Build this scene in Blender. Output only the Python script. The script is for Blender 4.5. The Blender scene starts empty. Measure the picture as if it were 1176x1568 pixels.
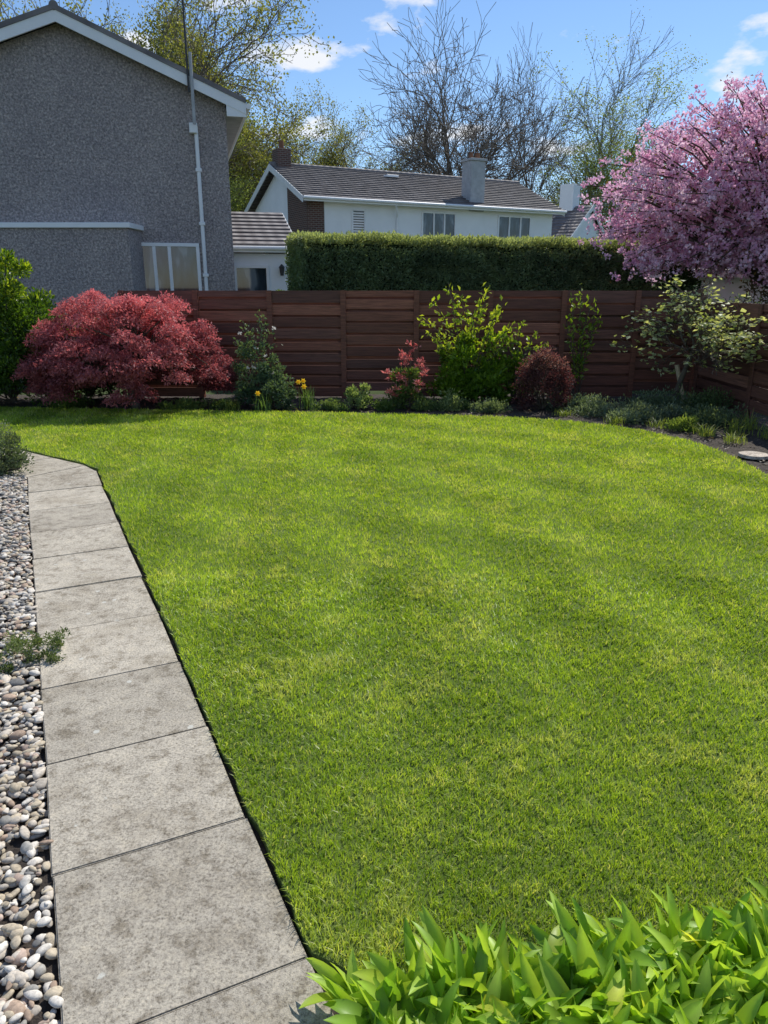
import bpy, bmesh, math, random
import numpy as np
from mathutils import Vector, Matrix
R = np.random.default_rng(7)
random.seed(7)
scene = bpy.context.scene
rad = math.radians

# ------------------------------------------------------------------ helpers
def link(o, parent=None):
    scene.collection.objects.link(o)
    if parent is not None: o.parent = parent
    return o
def empty(name, loc=(0,0,0), rz=0.0):
    o = bpy.data.objects.new(name, None); o.location = loc; o.rotation_euler = (0,0,rz)
    o.empty_display_size = 0.2
    return link(o)
def npmesh(name, V, faces, mat, C=None, parent=None, smooth=False):
    V = np.asarray(V, dtype=np.float32).reshape(-1,3)
    me = bpy.data.meshes.new(name)
    me.vertices.add(len(V)); me.vertices.foreach_set("co", V.ravel())
    idx = []; tot = []
    for F in faces:
        F = np.asarray(F, dtype=np.int32)
        if len(F) == 0: continue
        idx.append(F.ravel()); tot.append(np.full(len(F), F.shape[1], dtype=np.int32))
    idx = np.concatenate(idx); tot = np.concatenate(tot)
    start = np.concatenate([[0], np.cumsum(tot)[:-1]]).astype(np.int32)
    me.loops.add(len(idx)); me.loops.foreach_set("vertex_index", idx)
    me.polygons.add(len(tot)); me.polygons.foreach_set("loop_start", start)
    try: me.polygons.foreach_set("loop_total", tot)
    except Exception: pass
    me.polygons.foreach_set("use_smooth", np.full(len(tot), smooth, dtype=bool))
    if C is not None:
        C = np.asarray(C, dtype=np.float32)
        if C.shape[1] == 3: C = np.hstack([C, np.ones((len(C),1),dtype=np.float32)])
        a = me.color_attributes.new("Col", 'FLOAT_COLOR', 'POINT')
        a.data.foreach_set("color", np.ascontiguousarray(C).ravel())
    me.update(calc_edges=True); me.validate()
    me.materials.append(mat)
    o = bpy.data.objects.new(name, me)
    return link(o, parent)
def bm_obj(name, bm, mat, parent=None, smooth=False):
    me = bpy.data.meshes.new(name); bm.to_mesh(me); bm.free()
    me.materials.append(mat)
    if smooth:
        for p in me.polygons: p.use_smooth = True
    return link(bpy.data.objects.new(name, me), parent)
def box(name, x0,x1,y0,y1,z0,z1, mat, parent=None, bev=0.0):
    bm = bmesh.new(); bmesh.ops.create_cube(bm, size=1)
    for v in bm.verts:
        v.co = Vector(((x0+x1)/2+v.co.x*(x1-x0),(y0+y1)/2+v.co.y*(y1-y0),(z0+z1)/2+v.co.z*(z1-z0)))
    if bev>0: bmesh.ops.bevel(bm, geom=bm.edges[:], offset=bev, segments=1, affect='EDGES')
    return bm_obj(name, bm, mat, parent)
def prism(name, poly, a0, a1, mat, parent=None, axis='y'):
    bm = bmesh.new()
    def mk(p,a):
        return (p[0],a,p[1]) if axis=='y' else ((a,p[0],p[1]) if axis=='x' else (p[0],p[1],a))
    A = [bm.verts.new(mk(p,a0)) for p in poly]; B = [bm.verts.new(mk(p,a1)) for p in poly]
    bm.faces.new(A); bm.faces.new(B[::-1])
    n=len(poly)
    for i in range(n): bm.faces.new((A[i],B[i],B[(i+1)%n],A[(i+1)%n]))
    bmesh.ops.recalc_face_normals(bm, faces=bm.faces[:])
    return bm_obj(name, bm, mat, parent)
def cyl(name, p0, p1, r0, r1, mat, parent=None, n=12):
    V,F = tubes(np.array([p0],float),np.array([p1],float),np.array([r0]),np.array([r1]),n, caps=True)
    return npmesh(name,V,F,mat,parent=parent,smooth=False)
def nrm(a):
    return a/np.maximum(np.linalg.norm(a,axis=-1,keepdims=True),1e-9)
def tubes(P0,P1,R0,R1,S,caps=False):
    d = nrm(P1-P0); N=len(P0)
    ref = np.where(np.abs(d[:,2:3])<0.9, np.array([[0,0,1.]]), np.array([[1.,0,0]]))
    a = nrm(np.cross(d,ref)); b = np.cross(d,a)
    t = np.arange(S)*2*np.pi/S
    ring = a[:,None,:]*np.cos(t)[None,:,None] + b[:,None,:]*np.sin(t)[None,:,None]
    V = np.stack([P0[:,None,:]+ring*R0[:,None,None], P1[:,None,:]+ring*R1[:,None,None]],1)
    base = (np.arange(N)*2*S)[:,None]; k=np.arange(S); k2=(k+1)%S
    F = np.stack([base+k, base+k2, base+S+k2, base+S+k],-1).reshape(-1,4)
    fs=[F]
    if caps: fs += [base+k[::-1][None,:], base+S+k[None,:]]
    return V.reshape(-1,3), fs
def rand_unit(n):
    return nrm(R.normal(size=(n,3)))
def leaves(P, D, L, W, C, fold=0.25, N=None):
    n=len(P); D=nrm(D)
    if N is None: N = rand_unit(n)
    S = nrm(np.cross(D,N)); N2=np.cross(S,D)
    L=np.broadcast_to(L,(n,))[:,None]; W=np.broadcast_to(W,(n,))[:,None]
    mid = P + D*L*0.45
    V = np.stack([P, mid+S*W*0.5+N2*W*fold, P+D*L, mid-S*W*0.5+N2*W*fold],1).reshape(-1,3)
    b=(np.arange(n)*4)[:,None]
    F=np.vstack([b+np.array([0,1,2]), b+np.array([0,2,3])])
    return V,F,np.repeat(C,4,axis=0)
_g = {}
def vnoise(x,y,seed=0):
    if seed not in _g: _g[seed]=np.random.default_rng(1000+seed).random((256,256))
    g=_g[seed]; xi=np.floor(x).astype(int); yi=np.floor(y).astype(int)
    fx=x-xi; fy=y-yi; fx=fx*fx*(3-2*fx); fy=fy*fy*(3-2*fy)
    a=g[xi%256,yi%256]; b=g[(xi+1)%256,yi%256]; c=g[xi%256,(yi+1)%256]; d=g[(xi+1)%256,(yi+1)%256]
    return (a*(1-fx)+b*fx)*(1-fy)+(c*(1-fx)+d*fx)*fy
def inpoly(x,y,poly):
    ins=np.zeros(len(x),bool); n=len(poly)
    for i in range(n):
        x1,y1=poly[i]; x2,y2=poly[(i+1)%n]
        if y1==y2: continue
        c=((y1>y)!=(y2>y)) & (x < (x2-x1)*(y-y1)/(y2-y1)+x1)
        ins ^= c
    return ins

# ------------------------------------------------------------------ materials
def new_mat(name):
    m=bpy.data.materials.new(name); m.use_nodes=True
    nt=m.node_tree; b=nt.nodes["Principled BSDF"]
    return m,nt,b
def N(nt,t,**kw):
    n=nt.nodes.new(t)
    for k,v in kw.items(): setattr(n,k,v)
    return n
def ramp(nt, stops):
    r=N(nt,"ShaderNodeValToRGB"); e=r.color_ramp.elements
    while len(e)<len(stops): e.new(0.5)
    for i,(p,c) in enumerate(stops):
        e[i].position=p; e[i].color=(*c,1) if len(c)==3 else c
    return r
def coords(nt, scale=(1,1,1), kind="Object"):
    t=N(nt,"ShaderNodeTexCoord"); m=N(nt,"ShaderNodeMapping"); m.inputs["Scale"].default_value=scale
    nt.links.new(t.outputs[kind], m.inputs[0]); return m.outputs[0]
def noise(nt, vec, scale, detail=4, rough=0.6):
    n=N(nt,"ShaderNodeTexNoise"); n.inputs["Scale"].default_value=scale
    n.inputs["Detail"].default_value=detail; n.inputs["Roughness"].default_value=rough
    nt.links.new(vec,n.inputs["Vector"]); return n
def bump(nt, h, strength, dist, bsdf):
    b=N(nt,"ShaderNodeBump"); b.inputs["Strength"].default_value=strength; b.inputs["Distance"].default_value=dist
    nt.links.new(h,b.inputs["Height"]); nt.links.new(b.outputs[0],bsdf.inputs["Normal"])
def mixc(nt, fac, a, b, mode='MIX'):
    m=N(nt,"ShaderNodeMix",data_type='RGBA',blend_type=mode)
    if isinstance(fac,(int,float)): m.inputs[0].default_value=fac
    else: nt.links.new(fac,m.inputs[0])
    for s,v in ((6,a),(7,b)):
        if isinstance(v,tuple): m.inputs[s].default_value=(*v,1)
        else: nt.links.new(v,m.inputs[s])
    return m.outputs[2]
def leaf_mat(name, trans=0.4, rough=0.5, spec=0.3, tint=(1.25,1.2,0.5)):
    m,nt,b=new_mat(name)
    a=N(nt,"ShaderNodeAttribute"); a.attribute_name="Col"
    nt.links.new(a.outputs["Color"],b.inputs["Base Color"])
    b.inputs["Roughness"].default_value=rough; b.inputs["Specular IOR Level"].default_value=spec
    t=N(nt,"ShaderNodeBsdfTranslucent")
    c=mixc(nt,1.0,a.outputs["Color"],tint,'MULTIPLY')
    nt.links.new(c,t.inputs["Color"])
    mx=N(nt,"ShaderNodeMixShader"); mx.inputs[0].default_value=trans
    nt.links.new(b.outputs[0],mx.inputs[1]); nt.links.new(t.outputs[0],mx.inputs[2])
    nt.links.new(mx.outputs[0],nt.nodes["Material Output"].inputs[0])
    return m
def plain(name, col, rough=0.6, spec=0.4, nscale=0, var=0.12, bs=0.0):
    m,nt,b=new_mat(name)
    b.inputs["Base Color"].default_value=(*col,1); b.inputs["Roughness"].default_value=rough
    b.inputs["Specular IOR Level"].default_value=spec
    if nscale:
        n=noise(nt,coords(nt),nscale,5)
        lo=tuple(c*(1-var) for c in col); hi=tuple(min(1,c*(1+var)) for c in col)
        r=ramp(nt,[(0.3,lo),(0.7,hi)]); nt.links.new(n.outputs[0],r.inputs[0]); nt.links.new(r.outputs[0],b.inputs["Base Color"])
        if bs: bump(nt,n.outputs[0],bs,0.02,b)
    return m
M_leaf=leaf_mat("leaf",0.42)
M_gloss=leaf_mat("glossy_leaf",0.5,0.38,0.45,(1.3,1.25,0.4))
M_garlic=leaf_mat("garlic_leaf",0.48,0.42,0.4,(1.3,1.22,0.45))
M_grass=leaf_mat("grass_blade",0.5,0.42,0.45,(1.3,1.22,0.5))
M_red=leaf_mat("red_leaf",0.45,0.5,0.3,(1.35,0.85,0.85))
M_pet=leaf_mat("petal",0.45,0.6,0.2,(1.05,0.97,1.0))
M_bark=plain("bark",(0.10,0.082,0.062),0.9,0.1,9,0.4,0.5)
M_bark2=plain("bare_bark",(0.20,0.175,0.15),0.9,0.1,3,0.3)
M_white=plain("white_upvc",(0.82,0.83,0.84),0.35,0.5,3,0.04)
M_render=plain("white_render",(0.87,0.88,0.89),0.9,0.1,1.2,0.05,0.1)
M_dark=plain("dark_metal",(0.04,0.04,0.043),0.5,0.4)
M_grey=plain("grey_render",(0.42,0.43,0.44),0.9,0.1,5,0.15)
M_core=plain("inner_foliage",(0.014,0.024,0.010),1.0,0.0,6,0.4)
M_terra=plain("clay",(0.20,0.10,0.06),0.8,0.2,4,0.2)
M_timber=plain("stake_timber",(0.42,0.33,0.22),0.8,0.2,20,0.25)
M_joint=plain("jointing_moss",(0.075,0.075,0.04),0.95,0.1,40,0.6,0.5)
def glass():
    m,nt,b=new_mat("window_glass")
    b.inputs["Roughness"].default_value=0.05; b.inputs["Specular IOR Level"].default_value=0.9
    n=noise(nt,coords(nt,(1.6,1,.5)),1.9,2); r=ramp(nt,[(0.42,(0.02,0.027,0.04)),(0.56,(0.05,0.07,0.10)),(0.62,(0.16,0.19,0.23))])  # bluish blotches put reflections and curtains into the pane colour
    nt.links.new(n.outputs[0],r.inputs[0]); nt.links.new(r.outputs[0],b.inputs["Base Color"])
    return m
M_glass=glass()
def pebbledash():
    m,nt,b=new_mat("pebbledash"); v=coords(nt)
    vo=N(nt,"ShaderNodeTexVoronoi"); vo.inputs["Scale"].default_value=38; nt.links.new(v,vo.inputs["Vector"])
    n=noise(nt,v,22,3); n2=noise(nt,v,0.9,6,0.7)
    r=ramp(nt,[(0.28,(0.20,0.180,0.178)),(0.5,(0.37,0.335,0.33)),(0.72,(0.60,0.545,0.52))])
    nt.links.new(n.outputs[0],r.inputs[0])
    r2=ramp(nt,[(0.0,(0.68,0.66,0.66)),(0.5,(0.95,0.95,0.95)),(1.0,(1.4,1.32,1.25))]); nt.links.new(vo.outputs["Color"],r2.inputs[0])
    c=mixc(nt,1.0,r.outputs[0],r2.outputs[0],'MULTIPLY')
    r3=ramp(nt,[(0.3,(0.78,0.77,0.79)),(0.7,(1.04,1.02,1.0))]); nt.links.new(n2.outputs[0],r3.inputs[0])
    c=mixc(nt,1.0,c,r3.outputs[0],'MULTIPLY')
    nt.links.new(c,b.inputs["Base Color"]); b.inputs["Roughness"].default_value=0.95
    bump(nt,vo.outputs["Distance"],0.7,0.02,b); return m
M_dash=pebbledash()
def tile_mat(name,c0,c1):
    m,nt,b=new_mat(name); v=coords(nt)
    br=N(nt,"ShaderNodeTexNoise"); br.inputs["Scale"].default_value=2.5; br.inputs["Detail"].default_value=6
    nt.links.new(v,br.inputs["Vector"])
    w=N(nt,"ShaderNodeTexWave"); w.wave_type='BANDS'; w.bands_direction='X'; w.inputs["Scale"].default_value=1.05; w.inputs["Distortion"].default_value=0
    nt.links.new(v,w.inputs["Vector"])
    r=ramp(nt,[(0.3,c0),(0.7,c1)]); nt.links.new(br.outputs[0],r.inputs[0])
    nt.links.new(r.outputs[0],b.inputs["Base Color"]); b.inputs["Roughness"].default_value=0.7
    bump(nt,w.outputs[0],0.35,0.04,b); return m
M_tile=tile_mat("roof_tile",(0.11,0.10,0.105),(0.23,0.21,0.21))
def slab_mat():
    m,nt,b=new_mat("concrete_slab"); v=coords(nt)
    a=N(nt,"ShaderNodeAttribute"); a.attribute_name="Col"
    n=noise(nt,v,2.6,8,0.75); n2=noise(nt,v,110,4,0.85); n3=noise(nt,v,13,7,0.8)
    r=ramp(nt,[(0.32,(0.70,0.67,0.62)),(0.5,(0.97,0.96,0.94)),(0.68,(1.14,1.13,1.10))]); nt.links.new(n.outputs[0],r.inputs[0])
    c=mixc(nt,1.0,a.outputs["Color"],r.outputs[0],'MULTIPLY')
    r2=ramp(nt,[(0.33,(0.36,0.33,0.29)),(0.48,(1,1,1)),(0.70,(1.5,1.47,1.4))]); nt.links.new(n2.outputs[0],r2.inputs[0])
    c=mixc(nt,1.0,c,r2.outputs[0],'MULTIPLY')
    r4=ramp(nt,[(0.38,(0.56,0.53,0.48)),(0.49,(1,1,1)),(0.66,(1.14,1.12,1.07))]); nt.links.new(n3.outputs[0],r4.inputs[0])
    c=mixc(nt,0.9,c,r4.outputs[0],'MULTIPLY')
    vo=N(nt,"ShaderNodeTexVoronoi"); vo.inputs["Scale"].default_value=7; vo.inputs["Randomness"].default_value=1
    n4=noise(nt,v,60,2); vm=N(nt,"ShaderNodeMath",operation='MULTIPLY_ADD'); nt.links.new(n4.outputs[0],vm.inputs[0]); vm.inputs[1].default_value=0.12
    nt.links.new(v,vo.inputs["Vector"]); nt.links.new(vo.outputs["Distance"],vm.inputs[2])
    r3=ramp(nt,[(0.13,(.85,.85,.85)),(0.155,(0,0,0))]); nt.links.new(vm.outputs[0],r3.inputs[0])
    c=mixc(nt,r3.outputs[0],c,(0.55,0.54,0.48))
    nt.links.new(c,b.inputs["Base Color"]); b.inputs["Roughness"].default_value=0.9; b.inputs["Specular IOR Level"].default_value=0.25
    bump(nt,n2.outputs[0],0.5,0.008,b); return m
M_slab=slab_mat()
def soil_mat():
    m,nt,b=new_mat("soil"); v=coords(nt)
    n=noise(nt,v,28,8,0.75)
    r=ramp(nt,[(0.3,(0.022,0.017,0.013)),(0.55,(0.065,0.05,0.04)),(0.75,(0.15,0.12,0.095))]); nt.links.new(n.outputs[0],r.inputs[0])
    nt.links.new(r.outputs[0],b.inputs["Base Color"]); b.inputs["Roughness"].default_value=0.95
    bump(nt,n.outputs[0],0.9,0.03,b); return m
M_soil=soil_mat()
def lawn_mat():
    m,nt,b=new_mat("lawn_turf"); v=coords(nt)
    n=noise(nt,v,60,5,0.8)
    r=ramp(nt,[(0.3,(0.06,0.09,0.015)),(0.6,(0.18,0.26,0.04)),(0.8,(0.34,0.36,0.12))]); nt.links.new(n.outputs[0],r.inputs[0])
    nt.links.new(r.outputs[0],b.inputs["Base Color"]); b.inputs["Roughness"].default_value=0.9
    bump(nt,n.outputs[0],0.9,0.03,b); return m
M_lawn=lawn_mat()
M_ground=plain("rough_grass_ground",(0.05,0.07,0.025),0.95,0.1,2,0.4,0.3)
def wood_mat():
    m,nt,b=new_mat("stained_wood")
    a=N(nt,"ShaderNodeAttribute"); a.attribute_name="Col"
    v=coords(nt,(1.2,8,22)); n=noise(nt,v,2.5,6,0.65)
    r=ramp(nt,[(0.3,(0.55,0.53,0.53)),(0.7,(1.35,1.3,1.28))]); nt.links.new(n.outputs[0],r.inputs[0])
    c=mixc(nt,1.0,a.outputs["Color"],r.outputs[0],'MULTIPLY')
    nt.links.new(c,b.inputs["Base Color"]); b.inputs["Roughness"].default_value=0.6; b.inputs["Specular IOR Level"].default_value=0.35
    bump(nt,n.outputs[0],0.3,0.006,b); return m
M_wood=wood_mat()
def brick_mat():
    m,nt,b=new_mat("brick"); v=coords(nt)
    sw=N(nt,"ShaderNodeSeparateXYZ"); cb=N(nt,"ShaderNodeCombineXYZ"); ad=N(nt,"ShaderNodeMath",operation='ADD')
    nt.links.new(v,sw.inputs[0]); nt.links.new(sw.outputs[0],ad.inputs[0]); nt.links.new(sw.outputs[1],ad.inputs[1])
    nt.links.new(ad.outputs[0],cb.inputs[0]); nt.links.new(sw.outputs[2],cb.inputs[1])
    t=N(nt,"ShaderNodeTexBrick"); t.inputs["Scale"].default_value=1.0; t.inputs["Brick Width"].default_value=0.22; t.inputs["Row Height"].default_value=0.075
    t.inputs["Mortar Size"].default_value=0.012; t.inputs["Color1"].default_value=(0.13,0.055,0.04,1); t.inputs["Color2"].default_value=(0.075,0.036,0.03,1); t.inputs["Mortar"].default_value=(0.18,0.16,0.14,1)
    nt.links.new(cb.outputs[0],t.inputs["Vector"]); nt.links.new(t.outputs[0],b.inputs["Base Color"]); b.inputs["Roughness"].default_value=0.9
    return m
M_brick=brick_mat()
def stone_mat():
    m,nt,b=new_mat("pebble"); a=N(nt,"ShaderNodeAttribute"); a.attribute_name="Col"
    n=noise(nt,coords(nt),90,4,0.7); r=ramp(nt,[(0.3,(0.62,0.62,0.62)),(0.7,(1.2,1.2,1.2))]); nt.links.new(n.outputs[0],r.inputs[0])
    c=mixc(nt,1.0,a.outputs["Color"],r.outputs[0],'MULTIPLY'); nt.links.new(c,b.inputs["Base Color"]); b.inputs["Roughness"].default_value=0.78
    return m
M_stone=stone_mat()

# ------------------------------------------------------------------ camera, light, sky
cam=bpy.data.cameras.new("camera"); cam.sensor_fit='VERTICAL'; cam.sensor_height=36; cam.lens=26.0
cam.clip_start=0.05; cam.clip_end=2000
co=link(bpy.data.objects.new("camera",cam)); co.location=(0,0,1.7); co.rotation_euler=(rad(90-17.0),0,0)
scene.camera=co
AZ=rad(33); EL=rad(48)
sd=Vector((math.sin(AZ)*math.cos(EL),math.cos(AZ)*math.cos(EL),math.sin(EL)))
sl=bpy.data.lights.new("sun",'SUN'); sl.energy=5.0; sl.angle=rad(0.53); sl.color=(1.0,0.955,0.87)
so=link(bpy.data.objects.new("sun",sl)); so.rotation_euler=(-sd).to_track_quat('-Z','Y').to_euler(); so.location=(10,20,20)
w=bpy.data.worlds.new("World"); scene.world=w; w.use_nodes=True; nt=w.node_tree
bg=nt.nodes["Background"]; bg.inputs[1].default_value=0.14
sky=N(nt,"ShaderNodeTexSky"); sky.sky_type='NISHITA'; sky.sun_disc=False; sky.sun_elevation=EL; sky.sun_rotation=AZ
sky.air_density=1.0; sky.dust_density=0.05; sky.ozone_density=6.0
tc=N(nt,"ShaderNodeTexCoord"); mp=N(nt,"ShaderNodeMapping"); mp.inputs["Scale"].default_value=(1,1,2.4); mp.inputs["Location"].default_value=(0.42,0.16,0.05)
nt.links.new(tc.outputs["Generated"],mp.inputs[0])
n1=noise(nt,mp.outputs[0],8.0,9,0.55)
rr=ramp(nt,[(0.56,(0,0,0)),(0.655,(1,1,1))]); nt.links.new(n1.outputs[0],rr.inputs[0])
mm=N(nt,"ShaderNodeMath",operation='MULTIPLY'); mm.inputs[1].default_value=0.92; nt.links.new(rr.outputs[0],mm.inputs[0])
cl=mixc(nt,mm.outputs[0],sky.outputs[0],(6.8,6.9,7.1))
nt.links.new(cl,bg.inputs[0])
scene.view_settings.view_transform='Standard'; scene.view_settings.look='None'; scene.view_settings.exposure=0; scene.view_settings.gamma=1

# ------------------------------------------------------------------ ground & soil
npmesh("ground",[(-600,-300,-.12),(600,-300,-.12),(600,1500,-.12),(-600,1500,-.12)],[[[0,1,2,3]]],M_ground)
gx=np.linspace(-8.5,5.3,200); gy=np.linspace(-0.5,12.4,190); X,Y=np.meshgrid(gx,gy)
Z=-0.035+0.02*(vnoise(X*9,Y*9,1)-.5)+0.02*(vnoise(X*22,Y*22,2)-.5)
nx,ny=len(gx),len(gy); i=np.arange(nx-1)[None,:]+np.arange(ny-1)[:,None]*nx
F=np.stack([i,i+1,i+1+nx,i+nx],-1).reshape(-1,4)
soil=npmesh("flower_bed_soil",np.stack([X,Y,Z],-1),[F],M_soil,smooth=True)

# ------------------------------------------------------------------ path
d=np.array([-.4305,.9026]); nn=np.array([.9026,.4305]); O=np.array([-1.003,1.818])
bm=bmesh.new(); cl_layer=bm.verts.layers.float_color.new("Col")
def slab(poly,z,col):
    b2=bmesh.new()
    lo=[b2.verts.new((p[0],p[1],-.06)) for p in poly]; hi=[b2.verts.new((p[0],p[1],z)) for p in poly]
    b2.faces.new(lo[::-1]); b2.faces.new(hi); n=len(poly)
    for k in range(n): b2.faces.new((lo[k],lo[(k+1)%n],hi[(k+1)%n],hi[k]))
    bmesh.ops.bevel(b2,geom=[e for e in b2.edges if e.verts[0].co.z>z-.001 and e.verts[1].co.z>z-.001],offset=.004,segments=2,affect='EDGES')
    mp={}
    for v in b2.verts:
        nv=bm.verts.new(v.co); nv[cl_layer]=(*col,1); mp[v]=nv
    for f in b2.faces: bm.faces.new([mp[v] for v in f.verts])
    b2.free()
def scol():
    t=random.uniform(.33,.44); return (t*1.06,t*.975,t*.83)
for k in range(-4,9):
    g=random.choice([.0006,.0012,.004])
    a=O+d*(.6*k+g); b=O+d*(.6*(k+1)-random.choice([.0006,.0012,.003]))
    j=[random.uniform(-.006,.006) for _ in range(4)]
    poly=[a+nn*j[0], a+nn*(.6+j[1]), b+nn*(.6+j[2]), b+nn*j[3]]
    slab(poly,-.008+random.uniform(-.004,.004),scol())
B=O+d*5.405; A=B+nn*.6
e=np.array([-.81,.586]); pn=np.array([.586,.81])
slab([B,A,B+pn*.6],-.010,scol())
for k in range(4):
    s0=B+e*(.6*k+.002); s1=B+e*(.6*(k+1)-.002)
    slab([s0,s0+pn*.6,s1+pn*.6,s1][::-1],-.008,scol())
bmesh.ops.recalc_face_normals(bm,faces=bm.faces[:])
path=bm_obj("garden_path",bm,M_slab)
jp=[O-d*2.3+nn*.004,O-d*2.3+nn*.596,A-nn*.004,B+nn*.004]
prism("joint_filling",[tuple(p) for p in jp],-.07,-.0175,M_joint,path,axis='z')

# ------------------------------------------------------------------ lawn
s0=O+nn*.620+d*(-.6); s1=A+nn*.022+d*.02; s2=B+pn*.62+e*0.05; s3=B+pn*.62+e*6.0
near=[(.1,1.33),(.4,1.46),(1.1,1.6),(2.5,1.75),(4.2,2.0)]
right=[(3.9,4.2),(3.66,5.6),(3.6,6.73),(3.63,7.5),(3.58,8.1),(3.4,8.6),(3.15,9.05),(2.8,9.4),(2.4,9.66),(1.9,9.88),(1.2,10.05),(.3,10.2),(-.8,10.33),(-2,10.45),(-3.5,10.6),(-5.2,10.75),(-8,10.8)]
lp=[tuple(s0)]+near+right+[(-8.2,10.5),tuple(s3),tuple(s2),tuple(s1)]
poly=[]
for k in range(len(lp)):
    p=np.array(lp[k]); q=np.array(lp[(k+1)%len(lp)]); L=np.linalg.norm(q-p); m=max(1,int(L/.06))
    for t in range(m):
        c=p+(q-p)*t/m; wob=.026*(vnoise(np.array([c[0]*9]),np.array([c[1]*9]),5)[0]-.5)
        poly.append((c[0]+wob,c[1]+wob*.5))
prism("lawn",poly,-.06,0.0,M_lawn,axis='z'); lawn=bpy.data.objects["lawn"]
BV=[];BF5=[];BF3=[];BC=[];off=0
for (y0,y1,x0,x1) in [(1.0,2.6,-1.4,2.2),(2.6,4.2,-2.4,3.2),(4.2,6.6,-4.2,4.3),(6.6,10.9,-8,4.3)]:
    densf=lambda yy: 23000*(2.0/(yy+.4))**1.15
    dm=densf(y0); nt_=int(dm*(y1-y0)*(x1-x0)); x=R.uniform(x0,x1,nt_); y=R.uniform(y0,y1,nt_)
    k=R.random(nt_)<densf(y)/dm; x=x[k];y=y[k]; k=inpoly(x,y,poly); x=x[k];y=y[k]; n=len(x)
    wd=.0010*y+.0012; hh=.025
    n1_=vnoise(x*1.3,y*1.3,11); n2_=vnoise(x*4.5+3,y*4.5,12); n3_=vnoise(x*16,y*16,13); n4_=vnoise(x*.8,y*.8,14); n5_=vnoise(x*38,y*38,15); n6_=vnoise(x*2.4,y*2.4+9,17)
    wb=.45*(vnoise(x*.8,y*.8,16)-.5)
    s_a=np.tanh(3*np.sin((x*np.cos(.10)+y*np.sin(.10))*2*np.pi/.84+.6+wb)); s_b=np.tanh(2.5*np.sin((x*.5+y*.87)*2*np.pi/.95+wb))
    fade=np.clip((y-1.6)/2.5,0.15,1); stripe=s_a*fade; st2=s_b*fade
    rnd=R.random(n)
    dk=np.array([.15,.275,.030]); br=np.array([.50,.65,.065]); ye=np.array([.70,.66,.34])
    f=np.clip(.53+.14*(n1_-.5)+.26*(n2_-.5)+.22*(n6_-.5)+.36*(n3_-.5)+.36*(n5_-.5)+.10*stripe+.07*st2+.5*(rnd-.5),0,1)[:,None]
    c=dk*(1-f)+br*f
    yf=np.clip((n2_*.40+n6_*.2+n3_*.4-.55)*2.6,0,.6)*R.random(n)+(R.random(n)<.15)*.8*R.random(n)
    yf=np.clip(yf,0,.85)[:,None]; c=c*(1-yf)+ye*yf
    c=c*(1+.055*stripe+.04*st2)[:,None]
    h=hh*R.uniform(.45,1.3,n)*(.62+.6*n3_+.35*n5_)
    th=R.uniform(0,2*np.pi,n); lean=R.uniform(.2,1.3,n)*h
    lx=np.cos(th)*lean+.1*h*stripe; ly=np.sin(th)*lean+.35*h*stripe
    ta=R.uniform(0,2*np.pi,n); ww=wd*R.uniform(.7,1.3,n); sx=np.cos(ta)*ww/2; sy=np.sin(ta)*ww/2
    z0_=np.full(n,-.004)
    if y1<4.5:
        V=np.stack([np.stack([x-sx,y-sy,z0_],-1),np.stack([x+sx,y+sy,z0_],-1),np.stack([x+sx*.9+lx*.35,y+sy*.9+ly*.35,h*.62],-1),np.stack([x-sx*.9+lx*.35,y-sy*.9+ly*.35,h*.62],-1),np.stack([x+lx,y+ly,h*.95],-1)],1)
        b=off+(np.arange(n)*5)[:,None]; BF5.append(b+np.array([0,1,2,3])); BF3.append(b+np.array([3,2,4])); kk=5
    else:
        sx=sx*1.25; sy=sy*1.25
        V=np.stack([np.stack([x-sx,y-sy,z0_],-1),np.stack([x+sx,y+sy,z0_],-1),np.stack([x+lx*.8,y+ly*.8,h],-1)],1)
        b=off+(np.arange(n)*3)[:,None]; BF3.append(b+np.array([0,1,2])); kk=3
    off+=n*kk; BV.append(V.reshape(-1,3)); BC.append(np.repeat(c,kk,0))
npmesh("grass_blades",np.vstack(BV),[np.vstack(BF5),np.vstack(BF3)],M_grass,np.vstack(BC),parent=lawn)

# ------------------------------------------------------------------ pebbles
b0=bmesh.new(); bmesh.ops.create_icosphere(b0,subdivisions=2,radius=1); b0.verts.ensure_lookup_table()
IV=np.array([v.co[:] for v in b0.verts]); IF=np.array([[v.index for v in f.verts] for f in b0.faces]); b0.free()
def stones(name,xy,z,size,pal,parent=None):
    n=len(xy); s=size*np.exp(R.normal(0,.30,n))[:,None]*np.stack([R.uniform(.9,1.6,n),R.uniform(.7,1.0,n),R.uniform(.38,.65,n)],-1)*.5
    ax=R.uniform(-.5,.5,(n,2)); az=R.uniform(0,2*np.pi,n)
    V=IV[None]*s[:,None,:]
    V=V*(1+.12*np.sin(IV[None,:,0]*2.3+R.uniform(0,6,(n,1)))+.10*np.sin(IV[None,:,1]*3+R.uniform(0,6,(n,1))))[...,None]
    ca,sa=np.cos(ax[:,0:1]),np.sin(ax[:,0:1]); y=V[...,1]*ca-V[...,2]*sa; zz=V[...,1]*sa+V[...,2]*ca
    ca,sa=np.cos(az)[:,None],np.sin(az)[:,None]; xx=V[...,0]*ca-y*sa; yy=V[...,0]*sa+y*ca
    P=np.stack([xx+xy[:,0:1],yy+xy[:,1:2],zz+z[:,None]],-1)
    F=(IF[None]+(np.arange(n)*len(IV))[:,None,None]).reshape(-1,3)
    pi=R.choice(len(pal),n,p=np.array([p[1] for p in pal])/sum(p[1] for p in pal)); c=np.array([p[0] for p in pal])[pi]*R.uniform(.8,1.2,(n,1))
    return npmesh(name,P.reshape(-1,3),[F],M_stone,np.repeat(c,len(IV),0),parent,smooth=True)
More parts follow.
